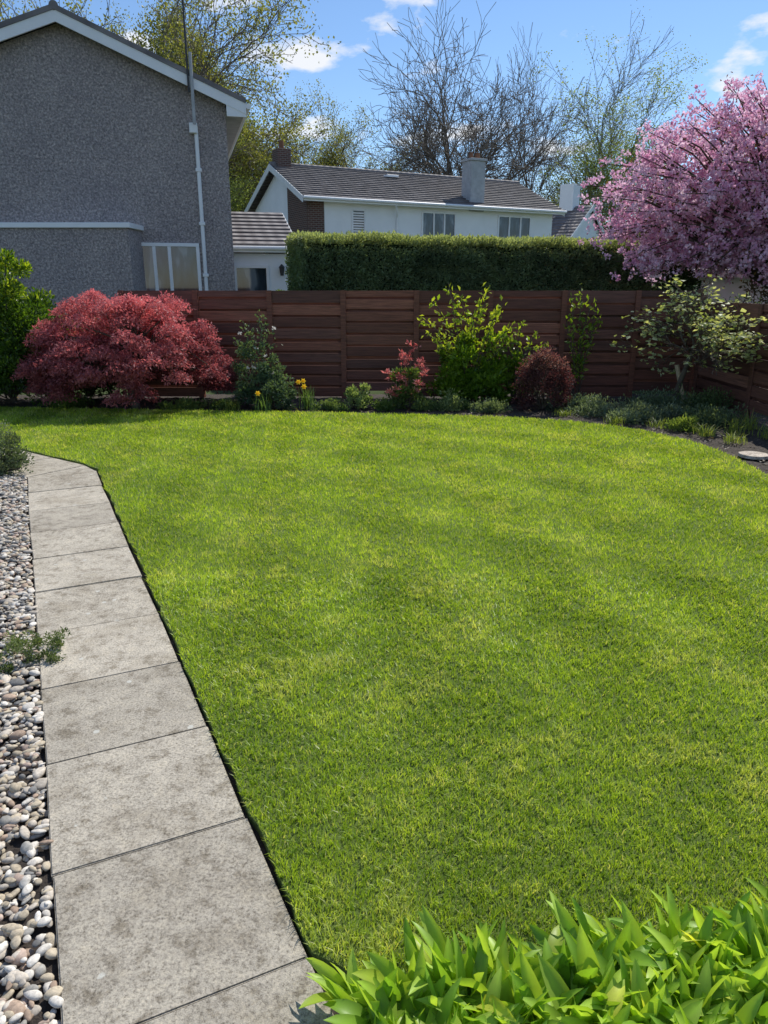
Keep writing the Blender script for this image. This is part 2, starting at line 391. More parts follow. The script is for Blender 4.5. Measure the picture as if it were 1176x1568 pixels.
pal=[((.54,.475,.39),6),((.70,.65,.57),4),((.36,.34,.30),3),((.40,.29,.21),1.5),((.46,.35,.28),1.5),((.19,.185,.175),1.5),((.50,.42,.30),4)]
nS=16000; al=R.uniform(-2.0,5.6,nS); ac=-R.uniform(0.010,0.9,nS)
xy=O+al[:,None]*d+ac[:,None]*nn
gravel=stones("gravel",xy,R.uniform(-.035,-.008,nS),.0265,pal)
def disc(name,x,y,r):
    bm=bmesh.new(); bmesh.ops.create_cone(bm,cap_ends=True,segments=20,radius1=r,radius2=r*.96,depth=.03)
    cl=bm.verts.layers.float_color.new("Col")
    for v in bm.verts:
        v[cl]=(.50,.45,.40,1); k=1+random.uniform(-.04,.04); v.co.x*=k; v.co.y*=k
    o=bm_obj(name,bm,M_slab); o.location=(x,y,.0)
disc("stepping_stone",3.88,7.6,.15); disc("stepping_stone",-.95,11.0,.14)

# ------------------------------------------------------------------ generic fence (hit and miss)
def fence(name,loc,rz,length,h,rows,pw,cols,gap=.045):
    root=empty(name,loc,rz); V=[];F=[];C=[];o=0
    def bx(x0,x1,y0,y1,z0,z1,c,tl=0):
        nonlocal o
        v=[(x,y,z+(tl if x==x1 else -tl)) for x in(x0,x1) for y in(y0,y1) for z in(z0,z1)]
        V.extend(v); F.extend([[o+a for a in q] for q in ((0,1,3,2),(4,6,7,5),(0,4,5,1),(2,3,7,6),(0,2,6,4),(1,5,7,3))]); C.extend([c]*8); o+=8
    npan=int(math.ceil(length/pw)); rh=(h-.04)/rows
    for p in range(npan):
        x0=p*pw; x1=min(length,(p+1)*pw); shift=(p%2)*rh*.5
        for k in range(-1,rows):
            z0=.04+k*rh+shift; z1=z0+rh-gap*random.uniform(.7,1.2)
            if z1<.1: continue
            z0=max(z0,.03)
            if k==rows-1 : z1=h
            if z1>h: z1=h
            if z1-z0<.03: continue
            c=np.array(cols[random.randrange(len(cols))])*random.uniform(.7,1.3)
            bx(x0+.002,x1-.002,-.012+random.uniform(-.003,.003),.010,z0,z1,c,random.uniform(-.003,.003))
            if k<rows-1:
                zc=z1+gap*.5; c=np.array(cols[random.randrange(len(cols))])*random.uniform(.7,1.2)
                if zc+.052<h: bx(x0+.002,x1-.002,.062,.084,zc-.052,zc+.052,c,random.uniform(-.003,.003))
        c=np.array(cols[0])*.9
        bx(x0-.045,x0+.045,.012,.060,0,h-.008,c)
        bx(x0-.04,x0+.04,-.040,-.017,0,h+.004,c)
    bx(length-.045,length+.045,-.04,.06,0,h+.02,np.array(cols[0]))
    npmesh("boards",V,[F],M_wood,np.array(C),root); return root
wc=[(.20,.076,.048),(.16,.06,.041),(.235,.092,.058),(.135,.058,.043)]
fence("wooden_fence",(-4.09,12.0,-.05),0,9.05,1.68,9,1.15,wc)
fence("wooden_fence",(4.99,11.9,-.05),rad(-90),9.0,1.52,8,1.8,[(.16,.073,.052),(.135,.062,.046),(.19,.092,.067)])

# ------------------------------------------------------------------ building parts
def window(par,x0,x1,z0,z1,y,divs,fr=.06,blinds=False):
    root=bpy.data.objects.new("window",None); link(root,par)
    box("glass",x0+fr*.5,x1-fr*.5,y-.012,y-.002,z0+fr*.5,z1-fr*.5,M_glass,root)
    box("frame_top",x0,x1,y-.06,y-.003,z1-fr,z1,M_white,root,.004); box("frame_bottom",x0,x1,y-.06,y-.003,z0,z0+fr,M_white,root,.004)
    for k,xx in enumerate([x0,x1-fr]+[q-fr/2 for q in divs]): box("frame_side",xx,xx+fr,y-.055,y-.004,z0+fr,z1-fr,M_white,root,.004)
    box("sill",x0-.05,x1+.05,y-.11,y-.001,z0-.06,z0-.003,M_white,root,.004)
    if blinds:
        for k in range(int((z1-z0-2*fr)/.1)): box("slat",x0+fr,x1-fr,y-.03,y-.016,z0+fr+k*.1,z0+fr+k*.1+.05,M_white,root)
def tiled_slope(par,name,e0,e1,r0,r1,rows,mat=M_tile,th=.05):
    e0,e1,r0,r1=[np.array(p,float) for p in (e0,e1,r0,r1)]
    n=np.cross(e1-e0,r0-e0); n/=np.linalg.norm(n); n=n if n[2]>0 else -n
    V=[];F=[]
    for k in range(rows):
        a=k/rows; b=min(1,(k+1.06)/rows)
        l0=e0+(r0-e0)*a+n*th; l1=e1+(r1-e1)*a+n*th; u0=e0+(r0-e0)*b+n*.008; u1=e1+(r1-e1)*b+n*.008
        d0=l0-n*(th-.004); d1=l1-n*(th-.004); o=len(V)
        V+= [l0,l1,u1,u0,d0,d1]; F+=[[o,o+1,o+2,o+3],[o,o+4,o+5,o+1]]
    npmesh(name,V,[F],mat,parent=par)
# ---- pebbledash house
H=empty("pebbledash_house",(-3.46,18.0,0),rad(15))
prism("walls",[(-6.5,-.1),(0,-.1),(0,5.47),(-3.25,6.77),(-6.5,5.47)],0,7,M_dash,H)
def zr(x): return 7.0-abs(x+3.25)*.4
for sgn,xe in ((1,.42),(-1,-6.92)):
    z=zr(xe)
    prism("roof_deck",[(-3.25,6.95),(xe,z-.05),(xe,z-.13),(-3.25,6.87)],-.24,7.2,M_dark,H)
    prism("bargeboard",[(-3.25,6.93),(xe,z-.07),(xe,z-.28),(-3.25,6.72)],-.29,-.243,M_white,H)
    tiled_slope(H,"roof_tiles",(xe,-.30,z-.045),(xe,7.2,z-.045),(-3.25,-.30,6.955),(-3.25,7.2,6.955),13)
    prism("verge",[(-3.25,7.03),(xe,z+.03),(xe,z-.068),(-3.25,6.932)],-.31,-.25,M_tile,H)
    xs=sorted((xe,0 if sgn>0 else -6.5))
    box("soffit",xs[0]+.003,xs[1]-.003,-.235,7.1,z-.20,z-.15,M_grey,H)
    cyl("gutter",(xe+.05*sgn,-.28,z-.12),(xe+.05*sgn,7.1,z-.12),.055,.055,M_white,H)
prism("eave_box_end",[(0.003,5.46),(.42,5.30),(.42,5.20),(0.003,5.20)],-.28,-.24,M_white,H)
cyl("ridge",(-3.25,-.3,7.0),(-3.25,7.2,7.0),.09,.09,M_tile,H)
px=-.66
cyl("downpipe",(px,-.07,0),(px,-.07,5.0),.042,.042,M_white,H)
cyl("soil_pipe_top",(px-.03,-.33,5.0),(px-.03,-.33,6.35),.035,.035,M_grey,H)
for z in (1.9,3.0,4.1): box("pipe_clip",px-.065,px+.065,-.12,-.004,z,z+.07,M_white,H,.005)
box("hopper",px-.14,px+.03,-.17,-.004,4.86,5.06,M_white,H,.01)
cyl("aerial_mast",(px-.1,-.34,5.6),(px-.1,-.34,8.6),.022,.018,M_dark,H)
cyl("aerial_boom",(px-.5,-.34,8.45),(px+.5,-.34,8.55),.012,.012,M_dark,H)
for k in range(7): cyl("aerial_rod",(px-.45+.15*k,-.5,8.46+.015*k),(px-.45+.15*k,-.18,8.46+.015*k),.006,.006,M_dark,H,6)
window(H,-2.35,-.76,1.15,2.62,0,[-1.75,-1.42],.075)
box("annex_wall",.004,1.55,1.65,6.8,-.1,2.48,M_render,H)
prism("annex_gable",[(1.66,2.49),(6.8,2.49),(4.3,3.5)],1.42,1.5,M_render,H,axis='x')
tiled_slope(H,"annex_roof",(.01,1.42,2.66),(1.72,1.42,2.66),(.01,4.3,3.68),(1.72,4.3,3.68),9)
tiled_slope(H,"annex_roof_back",(1.72,7.0,2.66),(.01,7.0,2.66),(1.72,4.3,3.68),(.01,4.3,3.68),9)
prism("annex_verge",[(1.42,2.66),(4.3,3.68),(4.3,3.55),(1.42,2.5)],1.722,1.75,M_white,H,axis='x')
box("annex_fascia",.01,1.72,1.38,1.415,2.5,2.64,M_white,H,.004)
cyl("annex_gutter",(.01,1.33,2.6),(1.76,1.33,2.6),.05,.05,M_white,H)
window(H,.10,.98,1.1,2.2,1.65,[],.07)
box("wall_lamp_back",1.27,1.33,1.60,1.645,2.0,2.12,M_dark,H)
bm=bmesh.new(); bmesh.ops.create_cone(bm,cap_ends=True,segments=6,radius1=.045,radius2=.075,depth=.2); o=bm_obj("wall_lamp",bm,M_dark,H); o.location=(1.3,1.54,2.05)
bm=bmesh.new(); bmesh.ops.create_cone(bm,cap_ends=True,segments=6,radius1=.09,radius2=.01,depth=.08); o=bm_obj("wall_lamp_cap",bm,M_dark,H); o.location=(1.3,1.54,2.19)
# ---- flat roofed outhouse
E=empty("flat_roof_garage",(-5.38,16.6,0),0)
box("walls",-5,0,0,.9,-.1,2.86,M_dash,E); box("flat_roof",-5.06,.06,-.06,.95,2.863,2.97,M_white,E,.01)
cyl("vent_pipe",(-2.18,.45,2.97),(-2.18,.45,3.22),.07,.08,M_dark,E); cyl("vent_cowl",(-2.18,.45,3.22),(-2.18,.45,3.3),.11,.05,M_dark,E)
# ---- white house
W=empty("white_house",(-3.08,32,0),rad(28))
LN=12.6; DP=6.4
prism("walls",[(0,-.1),(DP,-.1),(DP,5.12),(DP/2,6.5),(0,5.12)],0,LN,M_render,W,axis='x')
prism("brick_panel_front",[(-.03,-.1),(.72,-.1),(.72,4.97),(-.03,4.97)],-.03,-.003,M_brick,W)
prism("brick_panel_side",[(-.03,-.1),(2.1,-.1),(2.1,5.8),(-.03,4.97)],-.033,-.003,M_brick,W,axis='x')
tiled_slope(W,"roof_front",(-.35,-.45,5.08),(LN+.35,-.45,5.08),(-.35,DP/2,6.68),(LN+.35,DP/2,6.68),15,M_tile,.07)
tiled_slope(W,"roof_back",(LN+.35,DP+.45,5.08),(-.35,DP+.45,5.08),(LN+.35,DP/2,6.68),(-.35,DP/2,6.68),15,M_tile,.07)
for xa in (-.37,LN+.34):
    prism("bargeboard",[(-.47,5.1),(DP/2,6.70),(DP+.47,5.1),(DP+.47,4.86),(DP/2,6.44),(-.47,4.86)],xa-.03,xa,M_white,W,axis='x')
box("fascia",-.35,LN+.32,-.49,-.455,4.92,5.1,M_white,W); box("soffit",-.3,LN+.3,-.45,-.004,4.98,5.02,M_white,W)
cyl("gutter",(-.37,-.55,5.04),(LN+.36,-.55,5.04),.06,.06,M_white,W)
cyl("ridge_tiles",(-.35,DP/2,6.70),(LN+.35,DP/2,6.70),.1,.1,M_tile,W)
cyl("downpipe",(4.09,-.08,0),(4.09,-.08,4.5),.045,.045,M_white,W); cyl("downpipe_swan_neck",(4.09,-.08,4.5),(3.8,-.5,4.95),.045,.045,M_white,W)
window(W,1.95,2.6,3.4,4.75,0,[],.07,True); window(W,5.33,7.1,3.5,4.8,0,[5.95,6.5],.07); window(W,9.4,11.3,3.5,4.8,0,[10.05,10.7],.07)
box("chimney",7.8,8.55,-.1,.65,4.9,6.98,M_grey,W,.01); box("chimney_cap",7.74,8.61,-.16,.71,6.983,7.08,M_grey,W,.01)
for k in (0,1): cyl("chimney_pot",(8.0+.35*k,.27,7.08),(8.0+.35*k,.27,7.36),.11,.09,M_terra,W)
box("brick_chimney",-.1,.5,DP/2-.35,DP/2+.35,6.3,7.3,M_brick,W,.01); cyl("brick_chimney_pot",(.2,DP/2,7.3),(.2,DP/2,7.65),.12,.1,M_terra,W)
box("skylight",4.9,5.5,2.35,2.75,6.42,6.52,M_white,W,.01)
# ---- distant small white house right
S=empty("white_bungalow",(11.6,45,0),rad(55))
prism("walls",[(-3,-.1),(3,-.1),(3,4.1),(0,5.9),(-3,4.1)],0,8,M_render,S)
for sg in (1,-1):
    tiled_slope(S,"roof",(3.4*sg,-.2,3.95),(3.4*sg,8.2,3.95),(0,-.2,6.05),(0,8.2,6.05),12)
    prism("bargeboard",[(0,6.05),(3.4*sg,3.98),(3.4*sg,3.74),(0,5.8)],-.25,-.2,M_white,S)
box("chimney",-.5,.5,.8,1.6,5.2,7.2,M_render,S,.01); window(S,-1,1,2.6,3.9,0,[0])
# ---- low shed
T=empty("garden_shed",(8.3,17.5,0),rad(-8))
box("walls",-2.5,2.5,0,2.5,-.1,2.0,M_render,T)
tiled_slope(T,"roof",(-2.7,-.2,2.0),(2.7,-.2,2.0),(-2.7,1.25,2.65),(2.7,1.25,2.65),6,M_tile); tiled_slope(T,"roof_back",(2.7,2.7,2.0),(-2.7,2.7,2.0),(2.7,1.25,2.65),(-2.7,1.25,2.65),6)
box("fascia",-2.7,2.7,-.24,-.205,1.88,2.03,M_white,T)

# ------------------------------------------------------------------ foliage
def colmix(n,c0,c1,spread=1.0,base=None):
    f=np.clip(R.random(n) if base is None else base+.45*(R.random(n)-.5),0,1)[:,None]
    return np.array(c0)*(1-f)+np.array(c1)*f
def bush(name,x,y,z0,rx,ry,rz,n,ls,c0,c1,mat=M_leaf,clumps=40,cr=.28,wl=.5,up=.3,stems=True,topcol=None,hemi=True,rough=1.0,droop=0.0):
    root=empty(name,(x,y,z0))
    dirs=rand_unit(clumps)
    if hemi: dirs[:,2]=np.abs(dirs[:,2])-.25*R.random(clumps)
    dirs=nrm(dirs); rr_=R.uniform(.95-.5*rough,.95+.12*rough,clumps)[:,None]
    cc=dirs*rr_*np.array([rx,ry,rz])*.9; cc[:,2]+=rz*(.15 if hemi else .0)
    k=R.integers(0,clumps,n); rad_=(cr*R.uniform(.5,1.3,clumps)*min(rx,rz))[k]
    off=rand_unit(n)*(R.random(n)**.4)[:,None]
    P=cc[k]+off*rad_[:,None]*np.array([1,1,.8])
    P[:,2]=np.maximum(P[:,2],.01)
    D=nrm(off+rand_unit(n)*.7+np.array([0,0,up-droop]))
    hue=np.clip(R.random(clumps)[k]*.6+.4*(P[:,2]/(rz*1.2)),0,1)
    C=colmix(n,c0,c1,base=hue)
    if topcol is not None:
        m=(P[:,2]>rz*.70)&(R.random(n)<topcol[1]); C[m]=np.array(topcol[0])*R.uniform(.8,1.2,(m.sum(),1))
    L=ls*R.uniform(.65,1.3,n)
    V,F,C4=leaves(P,D,L,L*wl,C)
    npmesh("foliage",V,[F],mat,C4,root)
    if stems:
        m=min(clumps,26); P0=np.tile(np.array([[0,0,0.]]),(m,1))+R.normal(0,.03,(m,3))*[1,1,0]; mid=cc[:m]*np.array([.45,.45,.5])
        V,F=tubes(np.vstack([P0,mid]),np.vstack([mid,cc[:m]]),np.full(2*m,.012),np.full(2*m,.006),5)
        npmesh("stems",V,F,M_bark,parent=root)
    return root
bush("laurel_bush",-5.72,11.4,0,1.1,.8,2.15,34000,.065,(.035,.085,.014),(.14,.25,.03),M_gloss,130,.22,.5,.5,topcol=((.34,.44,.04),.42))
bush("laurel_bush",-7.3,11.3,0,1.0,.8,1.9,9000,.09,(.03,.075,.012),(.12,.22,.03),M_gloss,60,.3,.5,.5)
bush("evergreen_bush",-4.75,11.95,0,.8,.35,1.15,7000,.07,(.02,.045,.012),(.08,.13,.03),M_leaf,60,.3,.5,.3)

# Japanese maple
mp_=empty("japanese_maple",(-3.72,10.95,0))
ncl=260; ang=R.uniform(0,2*np.pi,ncl); rr0=np.sqrt(R.random(ncl))
mx,my=1.50,1.05
hz=1.58*np.sqrt(np.clip(1-(rr0*.93)**2.3,0,1))*R.uniform(.84,1.07,ncl)
low=R.random(ncl)<.50; hz=np.where(low,hz*R.uniform(.32,.85,ncl),hz); hz=np.maximum(hz,.32)
cx=np.cos(ang)*rr0*mx*.95; cy=np.sin(ang)*rr0*my
n=80000; k=R.integers(0,ncl,n); o_=rand_unit(n)*(R.random(n)**.5)[:,None]*np.array([.23,.20,.075])
P=np.stack([cx[k],cy[k],hz[k]],-1)+o_; P[:,2]-=.14*np.hypot(o_[:,0],o_[:,1])/.25
P[:,2]=np.maximum(P[:,2],.14)
out=np.stack([P[:,0],P[:,1],np.zeros(n)],-1); D=nrm(out*.3+rand_unit(n)*1.0+np.array([0,0,-.35]))
lit_top=np.clip(R.random(ncl)[k]*.5+.75*(P[:,2]/1.6)-.14,0,1)  # paler with height: lit crown and shaded interior painted into leaf colour
C=colmix(n,(.13,.032,.042),(.70,.27,.27),base=lit_top)
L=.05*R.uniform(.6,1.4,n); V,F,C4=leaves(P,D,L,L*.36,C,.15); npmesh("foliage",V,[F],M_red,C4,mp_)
P0=[];P1=[];R0=[];R1=[]
hub=[np.array([0,0,.42]),np.array([.1,.05,.5]),np.array([-.12,0,.5])]
P0+= [np.array([0.05,0,-.05]),np.array([0,0,.2])]; P1+=[np.array([0,0,.2]),hub[0]]; R0+=[.075,.06]; R1+=[.06,.05]
for q in range(ncl):
    if q%2: continue
    h_=hub[q%3]; t=np.array([cx[q],cy[q],hz[q]-.04]); m1=h_+(t-h_)*.4+np.array([0,0,.16])+R.normal(0,.05,3); m2=h_+(t-h_)*.75+np.array([0,0,.1])+R.normal(0,.05,3)
    P0+=[h_,m1,m2]; P1+=[m1,m2,t]; R0+=[.026,.015,.009]; R1+=[.015,.009,.004]
V,F=tubes(np.array(P0),np.array(P1),np.array(R0),np.array(R1),6); npmesh("branches",V,F,M_bark,parent=mp_,smooth=True)

def shoots(root,base,tips,lsz,c0,c1,mat,nl=14,r=.008,nm="shoots",sp=.0,start=.3):
    P0=[];P1=[];PL=[];DL=[]
    for t in tips:
        b=np.array(base)+R.normal(0,.06,3)*[1,1,0]; t=np.array(t,float); prev=b
        for s in range(1,7):
            f=s/6; q=b+(t-b)*f+np.array([0,0,.12*math.sin(math.pi*f)])+R.normal(0,.015,3); P0.append(prev);P1.append(q)
            if f>start:
                for _ in range(nl//4):
                    PL.append(prev+(q-prev)*R.random()+R.normal(0,1,3)*sp); DL.append(nrm(rand_unit(1)[0]+np.array([0,0,.5])))
            prev=q
    P0=np.array(P0);P1=np.array(P1); V,F=tubes(P0,P1,np.full(len(P0),r),np.full(len(P0),r*.8),5); npmesh(nm,V,F,M_bark,parent=root)
    PL=np.array(PL);n=len(PL); L=lsz*R.uniform(.6,1.3,n); V,F,C4=leaves(PL,np.array(DL),L,L*.5,colmix(n,c0,c1)); npmesh("shoot_leaves",V,[F],mat,C4,root)
def flushes(root,pts,n,ls,c0,c1,mat,spread=.05,wl=.35):
    k=R.integers(0,len(pts),n); o_=rand_unit(n); o_[:,2]=np.abs(o_[:,2])
    P=np.array(pts)[k]+o_*spread*R.random((n,1)); C=colmix(n,c0,c1); L=ls*R.uniform(.7,1.3,n)
    V,F,C4=leaves(P,nrm(o_+rand_unit(n)*.3),L,L*wl,C); npmesh("flushes",V,[F],mat,C4,root)
rb=bush("rose_bush",-1.85,11.0,0,.38,.32,.85,4200,.05,(.05,.10,.055),(.17,.24,.14),M_leaf,40,.26,.5,.2)
shoots(rb,(0,0,.3),[(-.2,0,1.2),(.05,-.05,1.35),(.2,0,1.05),(-.32,0,.95),(.3,-.1,.9),(-.05,0,1.1),(.12,.05,1.22)],.055,(.07,.13,.07),(.2,.26,.15),M_leaf,44,.006,sp=.03)
flushes(rb,np.stack([R.uniform(-.3,.3,7),R.uniform(-.3,-.1,7),R.uniform(.4,1.2,7)],-1),60,.035,(.6,.6,.55),(.8,.8,.75),M_pet,.02,.7)
bush("rose_bush",-1.55,10.75,0,.3,.3,.42,2200,.05,(.05,.09,.05),(.15,.22,.12),M_leaf,24,.3,.5,.2)
bush("spirea_bush",-.42,10.85,0,.25,.22,.36,1700,.045,(.12,.20,.05),(.40,.48,.22),M_leaf,24,.3,up=.8)
pr=bush("pieris_bush",.33,10.9,0,.30,.25,.62,2600,.06,(.06,.12,.03),(.24,.32,.10),M_gloss,34,.26,.35,.4)
flushes(pr,np.stack([R.uniform(-.29,.29,30),R.uniform(-.28,.1,30),R.uniform(.15,.72,30)],-1),1000,.055,(.48,.11,.11),(.78,.42,.37),M_red)
shoots(pr,(0,0,.3),[(.05,-.05,.95),(.15,-.05,.88),(-.1,0,.8)],.06,(.5,.12,.12),(.72,.34,.3),M_red,30,.006,start=.6)
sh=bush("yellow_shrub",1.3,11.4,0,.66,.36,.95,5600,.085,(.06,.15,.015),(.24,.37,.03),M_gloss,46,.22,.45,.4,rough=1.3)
shoots(sh,(0,0,.3),[(-.62,-.05,1.5),(-.35,0,1.72),(-.15,0,1.6),(.1,-.1,1.5),(-.72,0,1.25),(.35,0,1.3),(.62,-.05,1.1),(-.66,-.1,1.0),(.2,0,1.68),(.7,-.1,.9),(-.5,-.15,.8),(.45,-.1,1.45),(-.3,-.1,1.35),(0,-.1,1.3)],.085,(.24,.36,.03),(.54,.60,.08),M_gloss,44,sp=.035)
ys=bush("yellow_shrub",2.0,11.4,0,.3,.25,.75,1500,.08,(.07,.16,.015),(.26,.36,.04),M_gloss,20,.26,.45,.4)
shoots(ys,(0,0,.3),[(.3,0,1.0),(.45,-.05,.85),(.1,0,1.15),(-.2,0,1.0)],.08,(.16,.28,.03),(.42,.48,.07),M_gloss,34,sp=.03)
cb=empty("climbing_shrub",(3.0,11.8,0))
shoots(cb,(0,0,0),[(-.15,-.1,1.55),(0,-.1,1.68),(.15,-.08,1.5),(.3,-.1,1.2),(-.22,-.1,1.15),(.1,-.1,1.0),(.25,-.1,1.4)],.08,(.10,.2,.02),(.38,.45,.06),M_gloss,40,sp=.03)
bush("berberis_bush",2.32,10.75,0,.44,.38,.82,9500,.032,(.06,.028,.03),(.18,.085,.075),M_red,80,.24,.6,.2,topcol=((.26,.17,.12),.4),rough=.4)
for (x,y,rx,h,c0,c1) in [(-2.9,10.75,.35,.10,(.06,.12,.03),(.18,.25,.07)),(-2.4,10.85,.25,.10,(.06,.12,.03),(.18,.25,.08)),(-4.6,10.85,.3,.12,(.06,.11,.03),(.14,.22,.05)),
   (.95,10.7,.16,.2,(.12,.19,.06),(.34,.40,.2)),(1.5,10.55,.28,.12,(.07,.12,.06),(.24,.30,.18)),(.0,10.7,.16,.12,(.06,.12,.03),(.16,.23,.06)),
   (3.05,10.35,.5,.16,(.07,.11,.08),(.22,.28,.2)),(3.6,9.95,.45,.16,(.07,.11,.07),(.24,.30,.22)),(3.95,10.5,.5,.2,(.07,.11,.06),(.2,.27,.17)),(3.25,9.75,.3,.11,(.06,.10,.06),(.26,.33,.25)),
   (4.3,9.6,.42,.18,(.06,.11,.06),(.22,.28,.15)),(4.55,10.6,.4,.26,(.05,.10,.04),(.18,.25,.1)),(3.75,9.15,.22,.12,(.12,.2,.04),(.32,.4,.1)),
   (2.75,10.7,.4,.16,(.06,.11,.07),(.22,.28,.2)),(-.75,10.75,.3,.09,(.06,.12,.04),(.2,.27,.1)),(.65,10.75,.2,.1,(.06,.12,.04),(.2,.27,.1)),(1.1,10.85,.25,.1,(.06,.12,.04),(.2,.27,.1))]:
    bush("ground_cover_plant",x,y,-.02,rx,rx*.8,h,int(1900*rx/.3),.036,c0,c1,M_leaf,34,.8,.5,.7,stems=False,rough=1.4)
def tuft(name,x,y,n,h,c0,c1,spread=.05,lean=.5,w=.012,flowers=0):
    root=empty(name,(x,y,-.02)); a=R.uniform(0,2*np.pi,n); ln=R.uniform(.1,1,n)*lean; hh=h*R.uniform(.6,1.1,n)
    b=np.stack([R.normal(0,spread,n),R.normal(0,spread,n),np.zeros(n)],-1); ox=np.stack([np.cos(a),np.sin(a),0*a],-1)
    ts=np.linspace(0,1,5); side=np.stack([-np.sin(a),np.cos(a),0*a],-1)
    pts=[b+ox*(ln*hh*t**2)[:,None]+np.array([0,0,1])*(hh*(t-.3*ln*t**2))[:,None] for t in ts]
    V=[]
    for j,p in enumerate(pts):
        wj=w*(1-.85*ts[j]**2)/2; V+=[p-side*wj,p+side*wj]
    V=np.stack(V,1).reshape(-1,3); bb=(np.arange(n)*10)[:,None]; F=np.vstack([bb+np.array([2*j,2*j+1,2*j+3,2*j+2]) for j in range(4)])
    npmesh("leaves",V,[F],M_leaf,np.repeat(colmix(n,c0,c1),10,0),root)
    for q in range(flowers):
        fx,fy=R.normal(0,.09,2); fz=h*R.uniform(.9,1.25); cyl("stem",(fx*.4,fy*.4,0),(fx,fy,fz),.005,.004,M_core,root,6)
        P=np.tile([[fx,fy-.01,fz]],(6,1)); t=np.arange(6)*np.pi/3; D=np.stack([np.cos(t),-.3+0*t,np.sin(t)],-1); Yc=np.tile([[.85,.62,.04]],(6,1))
        V,F,C4=leaves(P,D,.045,.03,Yc,.1,N=np.tile([[0,-1.,0.01]],(6,1))); npmesh("petals",V,[F],M_pet,C4,root)
        V,F=tubes(np.array([[fx,fy-.01,fz]]),np.array([[fx,fy-.045,fz+.004]]),np.array([.012]),np.array([.018]),8); npmesh("trumpet",V,F,M_pet,np.tile([[.85,.55,.02]],(len(V),1)),root)
tuft("daffodil",-1.72,10.45,34,.3,(.09,.17,.05),(.22,.34,.1),flowers=1)
tuft("daffodil",-1.12,10.8,60,.34,(.09,.17,.05),(.24,.36,.1),flowers=3)
for (x,y,h) in [(3.85,8.75,.18),(4.3,8.9,.22),(4.0,8.35,.15),(3.5,9.3,.14),(4.55,8.6,.2),(4.6,9.2,.25),(3.0,9.6,.12),(2.5,10.2,.12),(-2.2,10.7,.2)]:
    tuft("grass_tuft",x,y,60,h,(.12,.19,.04),(.36,.42,.10),.06,1.2,.01)
nC=9000; x=R.uniform(-7,4.9,nC); y=R.uniform(6.5,11.9,nC); k=~inpoly(x,y,poly)&((y>10)|(x>3)); x=x[k];y=y[k]; n=len(x)
a=R.uniform(0,6.28,n); V,F,C4=leaves(np.stack([x,y,R.uniform(-.03,0,n)],-1),np.stack([np.cos(a),np.sin(a),R.normal(0,.2,n)],-1),R.uniform(.02,.06,n),R.uniform(.012,.03,n),colmix(n,(.035,.027,.02),(.2,.155,.12)),.1,N=np.tile([[0,0,1.]],(n,1))+R.normal(0,.3,(n,3)))
npmesh("bark_mulch",V,[F],M_leaf,C4,parent=soil)

# ------------------------------------------------------------------ trees
def grow(rng,length,r,maxlev,wig,trop,ang=(25,55),ratio=(.55,.8),n0=5,start=.35,kid=1.0,rmin=.006,limbs=2,l1=1.0,limbang=(12,50)):
    segs=[];tips=[]
    def perp(d):
        v=[rng.gauss(0,1) for _ in range(3)]; dt=sum(a*b for a,b in zip(v,d)); v=[a-dt*b for a,b in zip(v,d)]; m=math.sqrt(sum(a*a for a in v))+1e-9; return [a/m for a in v]
    def rec(p,d,L,r,lev):
        n=n0 if lev==0 else (5 if lev<3 else 3)
        for i in range(n):
            w=wig*(.3 if lev==0 else 1)
            d=[d[0]+rng.gauss(0,w),d[1]+rng.gauss(0,w),d[2]+rng.gauss(0,w)+trop]; m=math.sqrt(sum(a*a for a in d)); d=[a/m for a in d]
            q=[p[k]+d[k]*L/n for k in range(3)]; r1=max(rmin,r*(.93 if lev==0 else .87))
            segs.append((p,q,r,r1,lev)); p=q; r=r1
            f=(i+1)/n
            if lev<maxlev and (lev>0 or f>start) and i<n-1 and rng.random()<kid:
                a=math.radians(rng.uniform(*ang)); v=perp(d); dd=[d[k]*math.cos(a)+v[k]*math.sin(a) for k in range(3)]
                rec(p,dd,L*rng.uniform(*ratio)*(1-.25*f*(lev>0))*(l1 if lev==0 else 1),max(rmin,r*.55),lev+1)
        if lev==0 and limbs>2:
            ph=rng.uniform(0,6)
            for q in range(limbs):
                a=math.radians(limbang[0]+(limbang[1]-limbang[0])*((q*.618)%1)); az=ph+q*2.4; dd=[math.cos(az)*math.sin(a),math.sin(az)*math.sin(a),math.cos(a)]
                rec(p,dd,L*l1*rng.uniform(.9,1.05)*(1.12-.35*a),r*.62,1)
        elif lev<maxlev:
            for _ in range(2):
                a=math.radians(rng.uniform(ang[0]*.4,ang[1]*.55)); v=perp(d); dd=[d[k]*math.cos(a)+v[k]*math.sin(a) for k in range(3)]
                rec(p,dd,L*rng.uniform(*ratio),max(rmin,r*.78),lev+1)
        else: tips.append(p)
    rec([0,0,0],[0,0,1],length,r,0)
    return segs,tips
